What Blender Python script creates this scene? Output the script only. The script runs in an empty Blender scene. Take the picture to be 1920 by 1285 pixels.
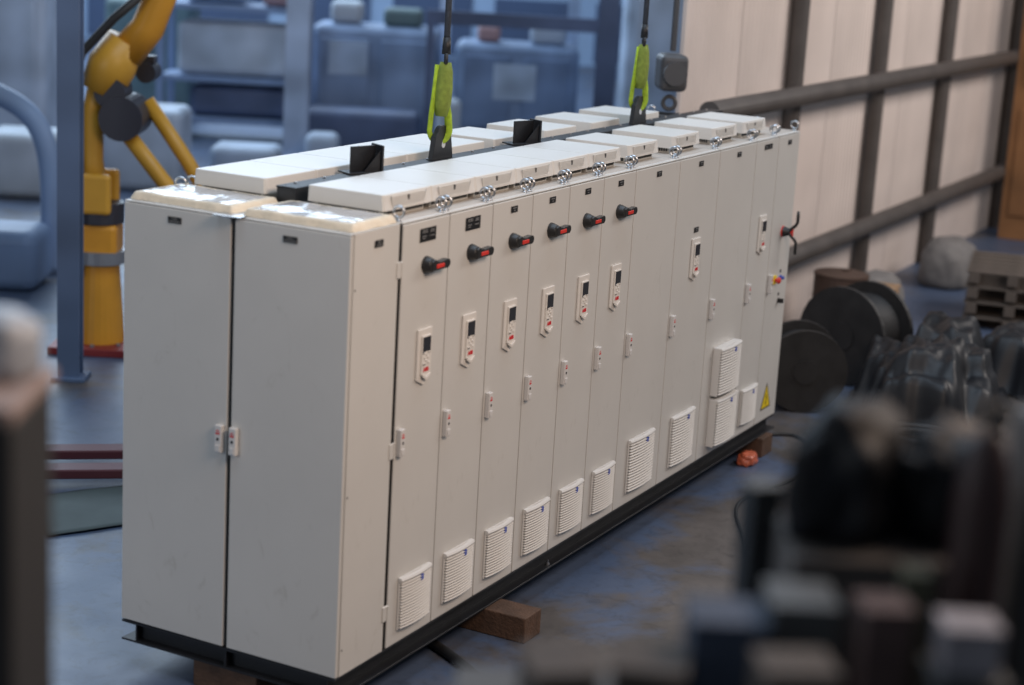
import bpy, bmesh, math, random
from mathutils import Vector, Matrix, noise
random.seed(7)
S = bpy.context.scene
COL = S.collection
R = math.radians
PI = math.pi

# ------------------------------------------------------------------ camera
cam_d = bpy.data.cameras.new('camera')
cam = bpy.data.objects.new('camera', cam_d)
COL.objects.link(cam)
cam.location = (-6.3131, -4.0689, 3.357)
cam.rotation_euler = (R(76.6042), R(-3.2218), R(-61.731))
cam_d.sensor_width = 36.0
cam_d.lens = 3410.69 / 1920 * 36
cam_d.clip_start = 0.05
cam_d.clip_end = 300
cam_d.dof.use_dof = True
cam_d.dof.focus_distance = 9.85
cam_d.dof.aperture_fstop = 1.08
cam_d.dof.aperture_blades = 0
S.camera = cam

# ------------------------------------------------------------------ world / light
w = bpy.data.worlds.new('World'); S.world = w; w.use_nodes = True
bg = w.node_tree.nodes['Background']
bg.inputs[0].default_value = (0.72, 0.84, 1.0, 1)
bg.inputs[1].default_value = 0.15

def area(name, loc, target, sx, sy, power, col, spread=180):
    l = bpy.data.lights.new(name, 'AREA'); l.shape = 'RECTANGLE'
    l.size = sx; l.size_y = sy; l.energy = power; l.color = col
    l.spread = R(spread)
    o = bpy.data.objects.new(name, l); COL.objects.link(o)
    o.location = loc
    d = Vector(target) - Vector(loc)
    o.rotation_euler = d.to_track_quat('-Z', 'Y').to_euler()
    return o
# roof lights of the hall (cool daylight), a warm side aisle lamp, unseen fill lights
area('roof_light_near', (2.0, 0.2, 8.5), (2.0, 0.2, 0), 10, 4.0, 465, (0.68, 0.83, 1.0))
area('roof_light_far', (18, 19, 9.5), (18, 16, 0), 20, 14, 4600, (0.66, 0.82, 1.0))
area('end_face_fill', (-8.5, 4.5, 3.8), (0, .8, .9), 4, 3, 165, (0.90, 0.95, 1.0))  # unseen fill, added to brighten the near end doors
area('aisle_lamp', (-1.1, -4.4, 4.9), (.3, 0, 1.2), 3, 1.6, 235, (1.0, 0.765, 0.60))
area('partition_light', (11.5, -5.5, 6.5), (11.5, 1.2, 1.6), 9, 2.5, 640, (1.0, 0.92, 0.87))  # unseen light aimed at the partition to brighten it

S.render.engine = 'CYCLES'
S.cycles.use_denoising = True
S.cycles.max_bounces = 6
S.view_settings.view_transform = 'Standard'
S.view_settings.look = 'None'
S.view_settings.exposure = 0.0
S.view_settings.gamma = 1.0
S.view_settings.use_curve_mapping = False

# ------------------------------------------------------------------ materials
MATS = {}
def mat(name, col, rough=0.5, metal=0.0, vary=0.06, vscale=3.0, bump=0.0, bscale=400.0, col2=None,
        coat=0.0, alpha=1.0, spec=0.5, vdetail=4.0, gloss=0.0):
    if name in MATS: return MATS[name]
    m = bpy.data.materials.new(name); m.use_nodes = True
    nt = m.node_tree; N = nt.nodes; L = nt.links
    b = N['Principled BSDF']
    b.inputs['Roughness'].default_value = rough
    b.inputs['Metallic'].default_value = metal
    b.inputs['Coat Weight'].default_value = coat
    b.inputs['Coat Roughness'].default_value = 0.1
    b.inputs['Alpha'].default_value = alpha
    b.inputs['Specular IOR Level'].default_value = spec
    tc = N.new('ShaderNodeTexCoord')
    nz = N.new('ShaderNodeTexNoise'); nz.inputs['Scale'].default_value = vscale
    nz.inputs['Detail'].default_value = vdetail; nz.inputs['Roughness'].default_value = 0.55
    L.new(tc.outputs['Object'], nz.inputs['Vector'])
    rp = N.new('ShaderNodeValToRGB')
    rp.color_ramp.elements[0].position = 0.3; rp.color_ramp.elements[1].position = 0.7
    c2 = col2 or tuple(min(1, c * (1 + vary)) for c in col)
    c1 = col if col2 else tuple(c * (1 - vary) for c in col)
    rp.color_ramp.elements[0].color = (*c1, 1); rp.color_ramp.elements[1].color = (*c2, 1)
    L.new(nz.outputs['Fac'], rp.inputs['Fac'])
    if gloss > 0:      # faint scuffs and finger marks
        mp = N.new('ShaderNodeMapping'); mp.inputs['Scale'].default_value = (5, 5, 2.2)
        L.new(tc.outputs['Object'], mp.inputs['Vector'])
        n4 = N.new('ShaderNodeTexNoise'); n4.inputs['Scale'].default_value = 2.0; n4.inputs['Detail'].default_value = 8
        n4.inputs['Roughness'].default_value = 0.7; n4.inputs['Distortion'].default_value = 1.0
        L.new(mp.outputs['Vector'], n4.inputs['Vector'])
        r4 = N.new('ShaderNodeValToRGB'); r4.color_ramp.elements[0].position = .60; r4.color_ramp.elements[1].position = .74
        r4.color_ramp.elements[0].color = (1, 1, 1, 1); r4.color_ramp.elements[1].color = (.86, .85, .83, 1)
        L.new(n4.outputs['Fac'], r4.inputs['Fac'])
        m4 = N.new('ShaderNodeMix'); m4.data_type = 'RGBA'; m4.blend_type = 'MULTIPLY'; m4.inputs['Factor'].default_value = 1
        L.new(rp.outputs['Color'], m4.inputs['A']); L.new(r4.outputs['Color'], m4.inputs['B'])
        L.new(m4.outputs['Result'], b.inputs['Base Color'])
    else:
        L.new(rp.outputs['Color'], b.inputs['Base Color'])
    if gloss > 0:
        n3 = N.new('ShaderNodeTexNoise'); n3.inputs['Scale'].default_value = 2.3; n3.inputs['Detail'].default_value = 6
        n3.inputs['Roughness'].default_value = 0.65
        L.new(tc.outputs['Object'], n3.inputs['Vector'])
        mr = N.new('ShaderNodeMapRange'); mr.inputs['From Min'].default_value = 0.3; mr.inputs['From Max'].default_value = 0.7
        mr.inputs['To Min'].default_value = rough - gloss; mr.inputs['To Max'].default_value = rough + gloss
        L.new(n3.outputs['Fac'], mr.inputs['Value']); L.new(mr.outputs['Result'], b.inputs['Roughness'])
    if bump > 0:
        n2 = N.new('ShaderNodeTexNoise'); n2.inputs['Scale'].default_value = bscale
        n2.inputs['Detail'].default_value = 3
        L.new(tc.outputs['Object'], n2.inputs['Vector'])
        bp = N.new('ShaderNodeBump'); bp.inputs['Strength'].default_value = bump
        bp.inputs['Distance'].default_value = 0.01
        L.new(n2.outputs['Fac'], bp.inputs['Height'])
        L.new(bp.outputs['Normal'], b.inputs['Normal'])
    MATS[name] = m
    return m

GREY = mat('light_grey_powder_coat', (0.60, 0.59, 0.565), 0.36, vary=0.035, vscale=1.7, bump=0.05, bscale=260, gloss=0.08, vdetail=7)
GREYR = mat('light_grey_roof_shade', (0.50, 0.45, 0.40), 0.45, vary=0.05, vscale=5, bump=0.05, bscale=200)  # cabinet grey, darkened and warmed: roof shade is put into the colour
HOOD = mat('off_white_hood_plastic', (0.66, 0.645, 0.615), 0.42, vary=0.02, vscale=3, bump=0.04, bscale=300)
HOODD = mat('grey_hood_neck', (0.42, 0.41, 0.38), 0.5)
PLAST = mat('warm_white_panel_plastic', (0.72, 0.69, 0.65), 0.4, vary=0.02)
LATCH = mat('pale_grey_latch_plastic', (0.64, 0.63, 0.62), 0.4, vary=0.02)
VENT = mat('white_grille_plastic', (0.66, 0.65, 0.63), 0.45, vary=0.02)
BLACK = mat('black_plastic', (0.018, 0.018, 0.019), 0.38, vary=0.2)
BLKSTEEL = mat('black_painted_steel', (0.008, 0.009, 0.012), 0.5, vary=0.25, vscale=8, bump=0.1, bscale=80)
DARK = mat('gasket_and_shade_black', (0.02, 0.02, 0.022), 0.8)  # gasket black; also put into gaps and slots as their shade
SCREEN = mat('dark_display_glass', (0.02, 0.022, 0.03), 0.12, vary=0.1)
RED = mat('red_plastic', (0.62, 0.035, 0.025), 0.4)
REDINK = mat('red_print', (0.62, 0.02, 0.03), 0.5)
BLUE = mat('blue_tag_plastic', (0.06, 0.10, 0.45), 0.4)
YEL = mat('warning_yellow', (0.80, 0.60, 0.02), 0.45, vary=0.04)
PLATE = mat('black_engraved_plate', (0.012, 0.012, 0.013), 0.35)
INK = mat('white_engraving', (0.30, 0.30, 0.30), 0.6)
ZINC = mat('zinc_plated_steel', (0.55, 0.57, 0.60), 0.28, 1.0, vary=0.12, vscale=30)
TAPE = mat('cream_masking_tape', (0.66, 0.57, 0.44), 0.55, vary=0.08, vscale=14, bump=0.5, bscale=35)
FILM = mat('clear_glossy_film', (0.60, 0.58, 0.58), 0.20, vary=0.04, vscale=6, alpha=0.8, spec=0.8, coat=0.6)
SLING2 = mat('olive_sling_sleeve', (0.19, 0.25, 0.035), 0.8, vary=0.25, vscale=30, bump=0.6, bscale=200)
SLING = mat('green_yellow_sling_webbing', (0.32, 0.47, 0.02), 0.7, vary=0.25, vscale=40, bump=0.6, bscale=250)
WOOD = mat('rough_timber', (0.085, 0.046, 0.028), 0.75, vary=0.3, vscale=9, bump=0.5, bscale=60)
FLOOR = None

# ------------------------------------------------------------------ mesh helpers
def bx(bm, x0, x1, y0, y1, z0, z1, bev=0.0, seg=2):
    vs = [bm.verts.new((x, y, z)) for x in (x0, x1) for y in (y0, y1) for z in (z0, z1)]
    F = [(0, 1, 3, 2), (4, 6, 7, 5), (0, 4, 5, 1), (2, 3, 7, 6), (0, 2, 6, 4), (1, 5, 7, 3)]
    fs = [bm.faces.new([vs[i] for i in f]) for f in F]
    if bev > 0:
        es = list({e for f in fs for e in f.edges})
        bmesh.ops.bevel(bm, geom=es, offset=bev, segments=seg, affect='EDGES', profile=0.5)
    return vs

def prism(bm, pts, axis, a, b, bev=0.0):
    """extrude polygon pts (2d) along axis from a to b; axis 'y': pts are (x,z), 'x': (y,z), 'z': (x,y)"""
    def P(p, t):
        return {'y': (p[0], t, p[1]), 'x': (t, p[0], p[1]), 'z': (p[0], p[1], t)}[axis]
    v0 = [bm.verts.new(P(p, a)) for p in pts]; v1 = [bm.verts.new(P(p, b)) for p in pts]
    n = len(pts)
    fs = [bm.faces.new(v0), bm.faces.new(v1[::-1])]
    for i in range(n):
        fs.append(bm.faces.new([v0[i], v1[i], v1[(i + 1) % n], v0[(i + 1) % n]]))
    bmesh.ops.recalc_face_normals(bm, faces=fs)
    if bev > 0:
        es = list({e for f in fs for e in f.edges})
        bmesh.ops.bevel(bm, geom=es, offset=bev, segments=2, affect='EDGES', profile=0.5)

def cyl(bm, p0, p1, r0, r1=None, n=20, caps=True):
    r1 = r0 if r1 is None else r1
    p0 = Vector(p0); p1 = Vector(p1); d = (p1 - p0).normalized()
    q = d.to_track_quat('Z', 'Y')
    a = [bm.verts.new(p0 + q @ Vector((r0 * math.cos(2 * PI * i / n), r0 * math.sin(2 * PI * i / n), 0))) for i in range(n)]
    b = [bm.verts.new(p1 + q @ Vector((r1 * math.cos(2 * PI * i / n), r1 * math.sin(2 * PI * i / n), 0))) for i in range(n)]
    for i in range(n):
        bm.faces.new([a[i], a[(i + 1) % n], b[(i + 1) % n], b[i]])
    if caps:
        bm.faces.new(a[::-1]); bm.faces.new(b)

def tube(bm, pts, r, n=10, closed=False, sq=None):
    """sweep a circle (or flat ellipse sq=(ra,rb)) along pts"""
    pts = [Vector(p) for p in pts]; rings = []
    m = len(pts); up = Vector((0, 0, 1)); prev = None
    for i, p in enumerate(pts):
        if closed: d = pts[(i + 1) % m] - pts[i - 1]
        else: d = pts[min(i + 1, m - 1)] - pts[max(i - 1, 0)]
        d.normalize()
        if prev is None:
            a = d.orthogonal().normalized()
            if sq: a = (up - d * up.dot(d)); a = a.normalized() if a.length > .05 else d.orthogonal().normalized()
        else:
            a = prev - d * prev.dot(d); a.normalize()
        prev = a; b = d.cross(a)
        ra, rb = sq if sq else ((r[i], r[i]) if isinstance(r, (list, tuple)) else (r, r))
        rings.append([bm.verts.new(p + a * ra * math.cos(2 * PI * k / n) + b * rb * math.sin(2 * PI * k / n)) for k in range(n)])
    rng = range(m) if closed else range(m - 1)
    for i in rng:
        A = rings[i]; B = rings[(i + 1) % m]
        for k in range(n):
            bm.faces.new([A[k], A[(k + 1) % n], B[(k + 1) % n], B[k]])
    if not closed:
        bm.faces.new(rings[0][::-1]); bm.faces.new(rings[-1])

def torus(bm, c, nrm, Rr, r, n=24, k=10):
    c = Vector(c); q = Vector(nrm).to_track_quat('Z', 'Y')
    tube(bm, [c + q @ Vector((Rr * math.cos(2 * PI * i / n), Rr * math.sin(2 * PI * i / n), 0)) for i in range(n)], r, k, True)

def mesh(bm, name, material, smooth=False):
    me = bpy.data.meshes.new(name)
    bmesh.ops.recalc_face_normals(bm, faces=bm.faces)
    bm.to_mesh(me); bm.free()
    me.materials.append(material)
    if smooth:
        for p in me.polygons: p.use_smooth = True
    return me

CACHE = {}
def make(name, material, fn, parent=None, loc=(0, 0, 0), rot=None, key=None, smooth=False, kind=None, scale=None):
    """one mesh object; alike pieces share their mesh through key"""
    if key is not None and key in CACHE: me = CACHE[key]
    else:
        bm = bmesh.new(); fn(bm); me = mesh(bm, name, material, smooth)
        if key is not None: CACHE[key] = me
    o = bpy.data.objects.new(name, me); COL.objects.link(o)
    o.location = loc
    if rot: o.rotation_euler = rot
    if scale: o.scale = scale
    if parent is not None: o.parent = parent
    if kind: o['kind'] = kind
    return o

def thing(name, label, cat, loc=(0, 0, 0), rz=0, group=None):
    o = bpy.data.objects.new(name, None); COL.objects.link(o)
    o.empty_display_size = 0.1
    o.location = loc; o.rotation_euler = (0, 0, rz)
    o['label'] = label; o['category'] = cat
    if group: o['group'] = group
    return o

def tag(o, label, cat, group=None):
    o['label'] = label; o['category'] = cat
    if group: o['group'] = group
    return o

def text_mesh(body, size, extr, off):
    c = bpy.data.curves.new('lettering', 'FONT'); c.body = body; c.size = size
    c.extrude = extr; c.offset = off; c.align_x = 'CENTER'; c.align_y = 'CENTER'; c.resolution_u = 2
    o = bpy.data.objects.new('lettering', c); COL.objects.link(o)
    bpy.context.view_layer.update()
    me = bpy.data.meshes.new_from_object(o.evaluated_get(bpy.context.evaluated_depsgraph_get()))
    bpy.data.objects.remove(o)
    me.name = 'lettering'
    me.materials.clear(); me.materials.append(REDINK)
    return me

# ------------------------------------------------------------------ the setting: floor
ZF = -0.24
def floor_mat():
    m = bpy.data.materials.new('worn_painted_concrete_floor'); m.use_nodes = True
    nt = m.node_tree; N = nt.nodes; L = nt.links; b = N['Principled BSDF']
    tc = N.new('ShaderNodeTexCoord')
    def nz(scale, detail, rough=.5, dist=0.0):
        n = N.new('ShaderNodeTexNoise'); n.inputs['Scale'].default_value = scale; n.inputs['Detail'].default_value = detail
        n.inputs['Roughness'].default_value = rough; n.inputs['Distortion'].default_value = dist
        L.new(tc.outputs['Object'], n.inputs['Vector']); return n
    def ramp(src, p0, c0, p1, c1):
        r = N.new('ShaderNodeValToRGB'); e = r.color_ramp.elements
        e[0].position = p0; e[0].color = (*c0, 1); e[1].position = p1; e[1].color = (*c1, 1)
        L.new(src, r.inputs['Fac']); return r.outputs['Color']
    def mix(kind, fac, a, bb):
        x = N.new('ShaderNodeMix'); x.data_type = 'RGBA'; x.blend_type = kind
        if isinstance(fac, float): x.inputs['Factor'].default_value = fac
        else: L.new(fac, x.inputs['Factor'])
        L.new(a, x.inputs['A']); L.new(bb, x.inputs['B']); return x.outputs['Result']
    paint = ramp(nz(.8, 6, .6).outputs['Fac'], .3, (.058, .086, .150), .7, (.082, .112, .178))
    conc = ramp(nz(1.7, 7, .65).outputs['Fac'], .3, (.050, .045, .042), .7, (.115, .102, .096))
    # paint worn off in irregular patches, most of it away from the row
    sep = N.new('ShaderNodeSeparateXYZ'); L.new(tc.outputs['Object'], sep.inputs[0])
    ma = N.new('ShaderNodeMapRange'); ma.inputs['From Min'].default_value = .1; ma.inputs['From Max'].default_value = -1.1
    ma.inputs['To Min'].default_value = -.06; ma.inputs['To Max'].default_value = .22
    L.new(sep.outputs['Y'], ma.inputs['Value'])
    ad = N.new('ShaderNodeMath'); ad.operation = 'ADD'
    L.new(nz(.9, 8, .62, .4).outputs['Fac'], ad.inputs[0]); L.new(ma.outputs['Result'], ad.inputs[1])
    wear = ramp(ad.outputs[0], .47, (0, 0, 0), .60, (1, 1, 1))
    col = mix('MIX', wear, paint, conc)
    scuff = ramp(nz(9, 8, .7, 1.2).outputs['Fac'], .28, (.55, .55, .55), .5, (1, 1, 1))
    col = mix('MULTIPLY', .8, col, scuff)
    L.new(col, b.inputs['Base Color'])
    rr = N.new('ShaderNodeMapRange'); rr.inputs['To Min'].default_value = .28; rr.inputs['To Max'].default_value = .6
    L.new(nz(3.1, 6, .6).outputs['Fac'], rr.inputs['Value']); L.new(rr.outputs['Result'], b.inputs['Roughness'])
    return m
def grid_floor(bm):
    bx(bm, -12, 70, -20, 60, ZF - 0.2, ZF)
fl = make('floor', floor_mat(), grid_floor); fl['kind'] = 'structure'

# ------------------------------------------------------------------ cabinet components
HGT = 2.0
def plate_lines(bm, w, h, rows):
    """engraved words too small to read, as rows of short strokes; rows: (x, z, length, height)"""
    for x, z, l, hh in rows:
        n = max(2, int(l / (hh * 0.75))); s = l / n
        for i in range(n):
            k = 0.72 + 0.28 * ((i * 7 + int(x * 900)) % 3) / 2
            bx(bm, x + i * s + s * 0.12, x + i * s + s * 0.80, -0.0012, 0.0, z - hh / 2 * k, z + hh / 2 * k)

def nameplate(parent, x, z, w, h, style, axis='y'):
    key = ('plate', w, h)
    rot = (0, 0, 0) if axis == 'y' else (0, 0, -PI / 2)
    loc = (x, -0.002, z) if axis == 'y' else (-0.002, x, z)
    p = make('nameplate', PLATE, lambda bm: bx(bm, 0, w, -0.002, 0.0, 0, h, 0.0006, 1), parent, loc, rot, key)
    if style == 'four':
        rows = [(0.018, .052, .042, .0036), (0.016, .044, .046, .0036), (.018, .026, .034, .0036), (.02, .016, .024, .0036),
                (.086, .050, .034, .0036), (.086, .042, .032, .0036), (.082, .024, .042, .0036)]
    elif style == 'wide':
        rows = [(.014, .022, .03, .0034), (.012, .011, .036, .0034), (.084, .022, .03, .0034), (.082, .011, .034, .0034)]
    elif style == 'end':
        rows = [(.022, .020, .03, .003), (.006, .009, .062, .003)]
    elif style == 'three':
        rows = [(.022, .025, .024, .0032), (.022, .017, .022, .0032), (.014, .008, .042, .0032)]
    else:
        rows = [(.014, .022, .038, .0034), (.024, .010, .018, .0034)]
    make('lettering', INK, lambda bm: plate_lines(bm, w, h, rows), p, (0, -0.0022, 0), None, ('ink', style, w), kind='stuff')
    return p

ABBMESH = text_mesh('ABB', 0.0265, 0.0006, 0.0011)

def control_panel(parent, x, ztop):
    W, Hh = 0.124, 0.266
    def frame(bm):
        prism(bm, [(0, 0), (W, 0), (W, -.236), (W * .5, -Hh), (0, -.236)], 'y', 0, -0.010, 0.003)
    f = make('control_panel', PLAST, frame, parent, (x, -0.001, ztop), None, 'cp')
    def module(bm):
        prism(bm, [(.026, -.030), (.100, -.030), (.100, -.214), (.063, -.232), (.026, -.214)], 'y', -0.0102, -0.018, 0.003)
    make('keypad_module', PLAST, module, f, (0, 0, 0), None, 'cpm')
    def screen(bm):
        pts = [(.031, -.037), (.097, -.037), (.097, -.114)]
        for i in range(9):
            a = PI * i / 8
            pts.append((.064 + .021 * math.cos(a), -.116 + .013 * math.sin(a)))
        pts.append((.031, -.114))
        prism(bm, pts, 'y', -0.0182, -0.0205, 0.0006)
    make('screen', SCREEN, screen, f, (0, 0, 0), None, 'cps')
    def keys(bm):
        for a in range(4):
            th = a * PI / 2
            cx, cz = .064 + .0145 * math.cos(th), -.134 + .0145 * math.sin(th)
            cyl(bm, (cx, -.0182, cz), (cx, -.0222, cz), .0062, .0052, 12)
        for sx in (-1, 1):
            bx(bm, .064 + sx * .022 - .008, .064 + sx * .022 + .008, -.0212, -.0182, -.114, -.106, .0012, 1)
            bx(bm, .064 + sx * .022 - .0085, .064 + sx * .022 + .0085, -.0215, -.0182, -.167, -.156, .0012, 1)
    make('key', PLAST, keys, f, (0, 0, 0), None, 'cpk')
    make('stop_key', mat('dark_key', (.10, .09, .09), .5), lambda bm: bx(bm, .032, .053, -.0222, -.0216, -.1675, -.163), f, (0, 0, 0), None, 'cpd')
    lt = bpy.data.objects.new('lettering', ABBMESH); COL.objects.link(lt); lt.parent = f
    lt.location = (.064, -.0188, -.191); lt.rotation_euler = (PI / 2, 0, 0)
    def chev(bm):
        prism(bm, [(.030, -.208), (.063, -.224), (.098, -.208), (.098, -.222), (.063, -.242), (.030, -.222)], 'y', -.0182, -.026, .002)
    make('grip_chevron', PLAST, chev, f, (0, 0, 0), None, 'cpc')
    return f

def rotary_handle(parent, x, z):
    def hub(bm):
        cyl(bm, (0, 0, 0), (0, -.014, 0), .040, .038, 28)
        cyl(bm, (0, -.014, 0), (0, -.036, 0), .0375, .031, 28)
        cyl(bm, (0, -.036, 0), (0, -.042, 0), .031, .024, 28)
    h = make('switch_handle', BLACK, hub, parent, (x, -0.0005, z), None, 'rh', smooth=False)
    def lever(bm):
        pts = [(-.024, -.024), (.03, -.023), (.118, -.022)]
        for i in range(7):
            a = -PI / 2 + PI * i / 6
            pts.append((.118 + .019 * math.cos(a), -.002 + .020 * math.sin(a)))
        pts += [(.118, .018), (.045, .016), (.022, .022), (-.005, .031), (-.024, .020)]
        prism(bm, pts, 'y', -.022, -.052, .005)
    make('lever', BLACK, lever, h, (0, 0, 0), None, 'rl')
    make('red_inlay', RED, lambda bm: bx(bm, .010, .078, -.0545, -.050, -.014, .005, .002, 1), h, (0, 0, 0), None, 'ri')
    return h

def latch(parent, x, z0, axis='y'):
    rot = None if axis == 'y' else (0, 0, -PI / 2)
    loc = (x, 0, z0) if axis == 'y' else (0, x, z0)
    def body(bm):
        prism(bm, [(0, 0), (.038, 0), (.038, .128), (0, .128)], 'y', -.0005, -.026, .004)
        bx(bm, .006, .032, -.030, -.0262, .008, .036, .001, 1)
    l = make('door_latch', LATCH, body, parent, loc, rot, 'latch')
    make('red_label', REDINK, lambda bm: (bx(bm, .008, .030, -.0268, -.0262, .086, .094), bx(bm, .008, .030, -.0268, -.0262, .098, .101),
                                     bx(bm, .012, .026, -.0268, -.0262, .104, .107)), l, (0, 0, 0), None, 'latchr')
    make('keyhole', BLACK, lambda bm: cyl(bm, (.019, -.0262, .064), (.019, -.0275, .064), .0068, None, 14), l, (0, 0, 0), None, 'latchk')
    return l

def vent(parent, x, z, w, h, d, n):
    """louvred filter grille, bowed outwards in the middle"""
    def bow(t): return 0.012 * (1 - (2 * t - 1) ** 2)
    def frame(bm):
        bx(bm, 0, w, -d, 0, 0, h, .004)
        # rounded head bar
        K = 10
        for i in range(K):
            pass
        rows = []
        for i in range(K + 1):
            t = i / K; xx = w * t; o = bow(t)
            rows.append([bm.verts.new((xx, -d - y - o, zz)) for y, zz in ((-.004, h - .022), (.012, h - .020), (.015, h - .012), (.010, h - .003), (-.004, h))])
        for i in range(K):
            for k in range(4):
                bm.faces.new([rows[i][k], rows[i + 1][k], rows[i + 1][k + 1], rows[i][k + 1]])
        bm.faces.new(rows[0]); bm.faces.new(rows[-1][::-1])
    f = make('vent_grille', VENT, frame, parent, (x, -0.0005, z), None, ('vf', w, h, d))
    make('backing', mat('grille_gap_shade', (.09, .088, .086), .8), lambda bm: bx(bm, .006, w - .006, -d - .0015, -d - .0002, .006, h - .024), f, (0, 0, 0), None, ('vb', w, h, d))  # dark sheet added; shade between the slats is put into its colour
    def slats(bm):
        K = 10; pitch = (h - .030) / n
        for s in range(n):
            z0 = .006 + s * pitch
            rows = []
            for i in range(K + 1):
                t = i / K; xx = .004 + (w - .008) * t; o = bow(t)
                rows.append([bm.verts.new((xx, -d - y, zz)) for y, zz in
                             ((.000, z0 + pitch * .34), (o + .0130, z0 + pitch * .44), (o + .0140, z0 + pitch * .62), (o + .006, z0 + pitch * .97), (.000, z0 + pitch * .97))])
            for i in range(K):
                for k in range(4):
                    bm.faces.new([rows[i][k], rows[i + 1][k], rows[i + 1][k + 1], rows[i][k + 1]])
            bm.faces.new(rows[0]); bm.faces.new(rows[-1][::-1])
    make('louvre_slats', VENT, slats, f, (0, 0, 0), None, ('vs', w, h, d, n), kind='stuff')
    make('blue_tag', BLUE, lambda bm: prism(bm, [(w * .57, h - .024), (w * .66, h - .024), (w * .65, h - .052), (w * .585, h - .052)], 'y', -d - .018, -d - .025, .001), f, (0, 0, 0), None, ('vt', w, h, d))
    return f

def hood(parent, cx, y0, flip=False):
    """plastic roof hood on a slotted neck, 0.408 square"""
    def body(bm):
        def ring(hw, hd0, hd1, z, ch):
            x0, x1 = -hw, hw; a, b = hd0, hd1
            return [bm.verts.new(p) for p in ((x0 + ch, a, z), (x1 - ch, a, z), (x1, a + ch, z), (x1, b - ch, z), (x1 - ch, b, z), (x0 + ch, b, z), (x0, b - ch, z), (x0, a + ch, z))]
        r = [ring(.190, .018, .40, .032, .008), ring(.2050, .0, .412, .034, .010), ring(.2052, .0, .412, .038, .010),
             ring(.2040, .009, .408, .103, .009), ring(.2030, .012, .405, .1065, .008)]
        for i in range(4):
            for k in range(8):
                bm.faces.new([r[i][k], r[i][(k + 1) % 8], r[i + 1][(k + 1) % 8], r[i + 1][k]])
        bm.faces.new(r[0][::-1]); bm.faces.new(r[-1])
    o = make('roof_hood', HOOD, body, parent, (cx, y0, HGT + .001), (0, 0, PI) if flip else None, 'hood')
    def neck(bm):
        bx(bm, -.178, .178, .028, .385, 0, .036, .003, 1)
    nk = make('neck', HOODD, neck, o, (0, 0, 0), None, 'hoodn')
    def slots(bm):
        for i in range(22):
            t = -.165 + i * .0152
            bx(bm, t, t + .010, .0262, .030, .012, .032)
            bx(bm, -.1798, -.176, .05 + i * .0146, .05 + i * .0146 + .0095, .012, .032)
            bx(bm, .176, .1798, .05 + i * .0146, .05 + i * .0146 + .0095, .012, .032)
    make('slots', DARK, slots, o, (0, 0, 0), None, 'hoods', kind='stuff')
    # front inlay: ribbed trapezoid with a curved lower lip
    def rib(bm):
        sl = .010 / .060
        def yf(z): return .010 * (z - .040) / .060
        n = 9
        for i in range(n):
            z = .050 + i * .0052
            hw = .135 + i * .0014
            y = yf(z)
            bx(bm, -hw, hw, y - .0042, y + .003, z, z + .0028)
        lip = []
        for i in range(25):
            t = -1 + 2 * i / 24
            lip.append((.150 * t, yf(.046) - .001, .0455 + (.052 * max(0, abs(t) - .90) / .10)))
        tube(bm, lip, .0034, 6)
    make('ribbed_inlay', HOOD, rib, o, (0, 0, 0), None, 'hoodr')
    make('badge', BLACK, lambda bm: prism(bm, [(-.006, .068), (.006, .068), (.007, .090), (-.005, .090)], 'y', .0005, .0075), o, (0, 0, 0), None, 'hoodb')
    return o

def eye_bolt(parent, x, y, rz=0.0):
    def f(bm):
        cyl(bm, (0, 0, 0), (0, 0, .006), .017, .016, 18)
        cyl(bm, (0, 0, .006), (0, 0, .014), .010, .009, 14)
        torus(bm, (0, 0, .040), (1, 0, 0), .0250, .0058, 26, 10)
    return make('eye_bolt', ZINC, f, parent, (x, y, HGT + .0005), (0, 0, rz), 'eye', smooth=True)

def cabinet(label, x0, w, rear=False, group=None):
    c = thing('grey_cabinet', label, 'cabinet', (x0, 0, 0), 0, group)
    ya, yb = (.022, .602) if not rear else (.622, 1.196)
    def body(bm):
        bx(bm, .0015, w - .0015, ya, yb, .0, HGT, .003, 1)
    make('carcass', GREY, body, c, (0, 0, 0), None, ('carc', w, rear))
    def roof(bm):
        bx(bm, .004, w - .004, ya + .012, yb - .012, HGT + .0002, HGT + .0014)
    make('roof_shade_sheet', GREYR, roof, c, (0, 0, 0), None, ('roof', w, rear))  # separate sheet that carries the painted roof shade
    def door(bm):
        if not rear: bx(bm, .0042, w - .0042, 0, .018, .003, HGT - .012, .0028, 2)
        else: bx(bm, .003, w - .003, 1.200, 1.218, .003, HGT - .012, .0028, 2)
    make('door', GREY, door, c, (0, 0, 0), None, ('door', w, rear))
    if not rear:
        def rim(bm):
            bx(bm, .001, w - .001, .003, .020, HGT - .008, HGT - .0005, .002, 1)
        make('roof_rim', GREY, rim, c, (0, 0, 0), None, ('rim', w))
        make('gasket', DARK, lambda bm: (bx(bm, .0002, .0040, .0060, .0215, .004, HGT - .0125), bx(bm, w - .0040, w - .0002, .0060, .0215, .004, HGT - .0125)), c, (0, 0, 0), None, ('gask', w))  # gasket strips set into the door gap, their black carries its shade
    return c

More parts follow.
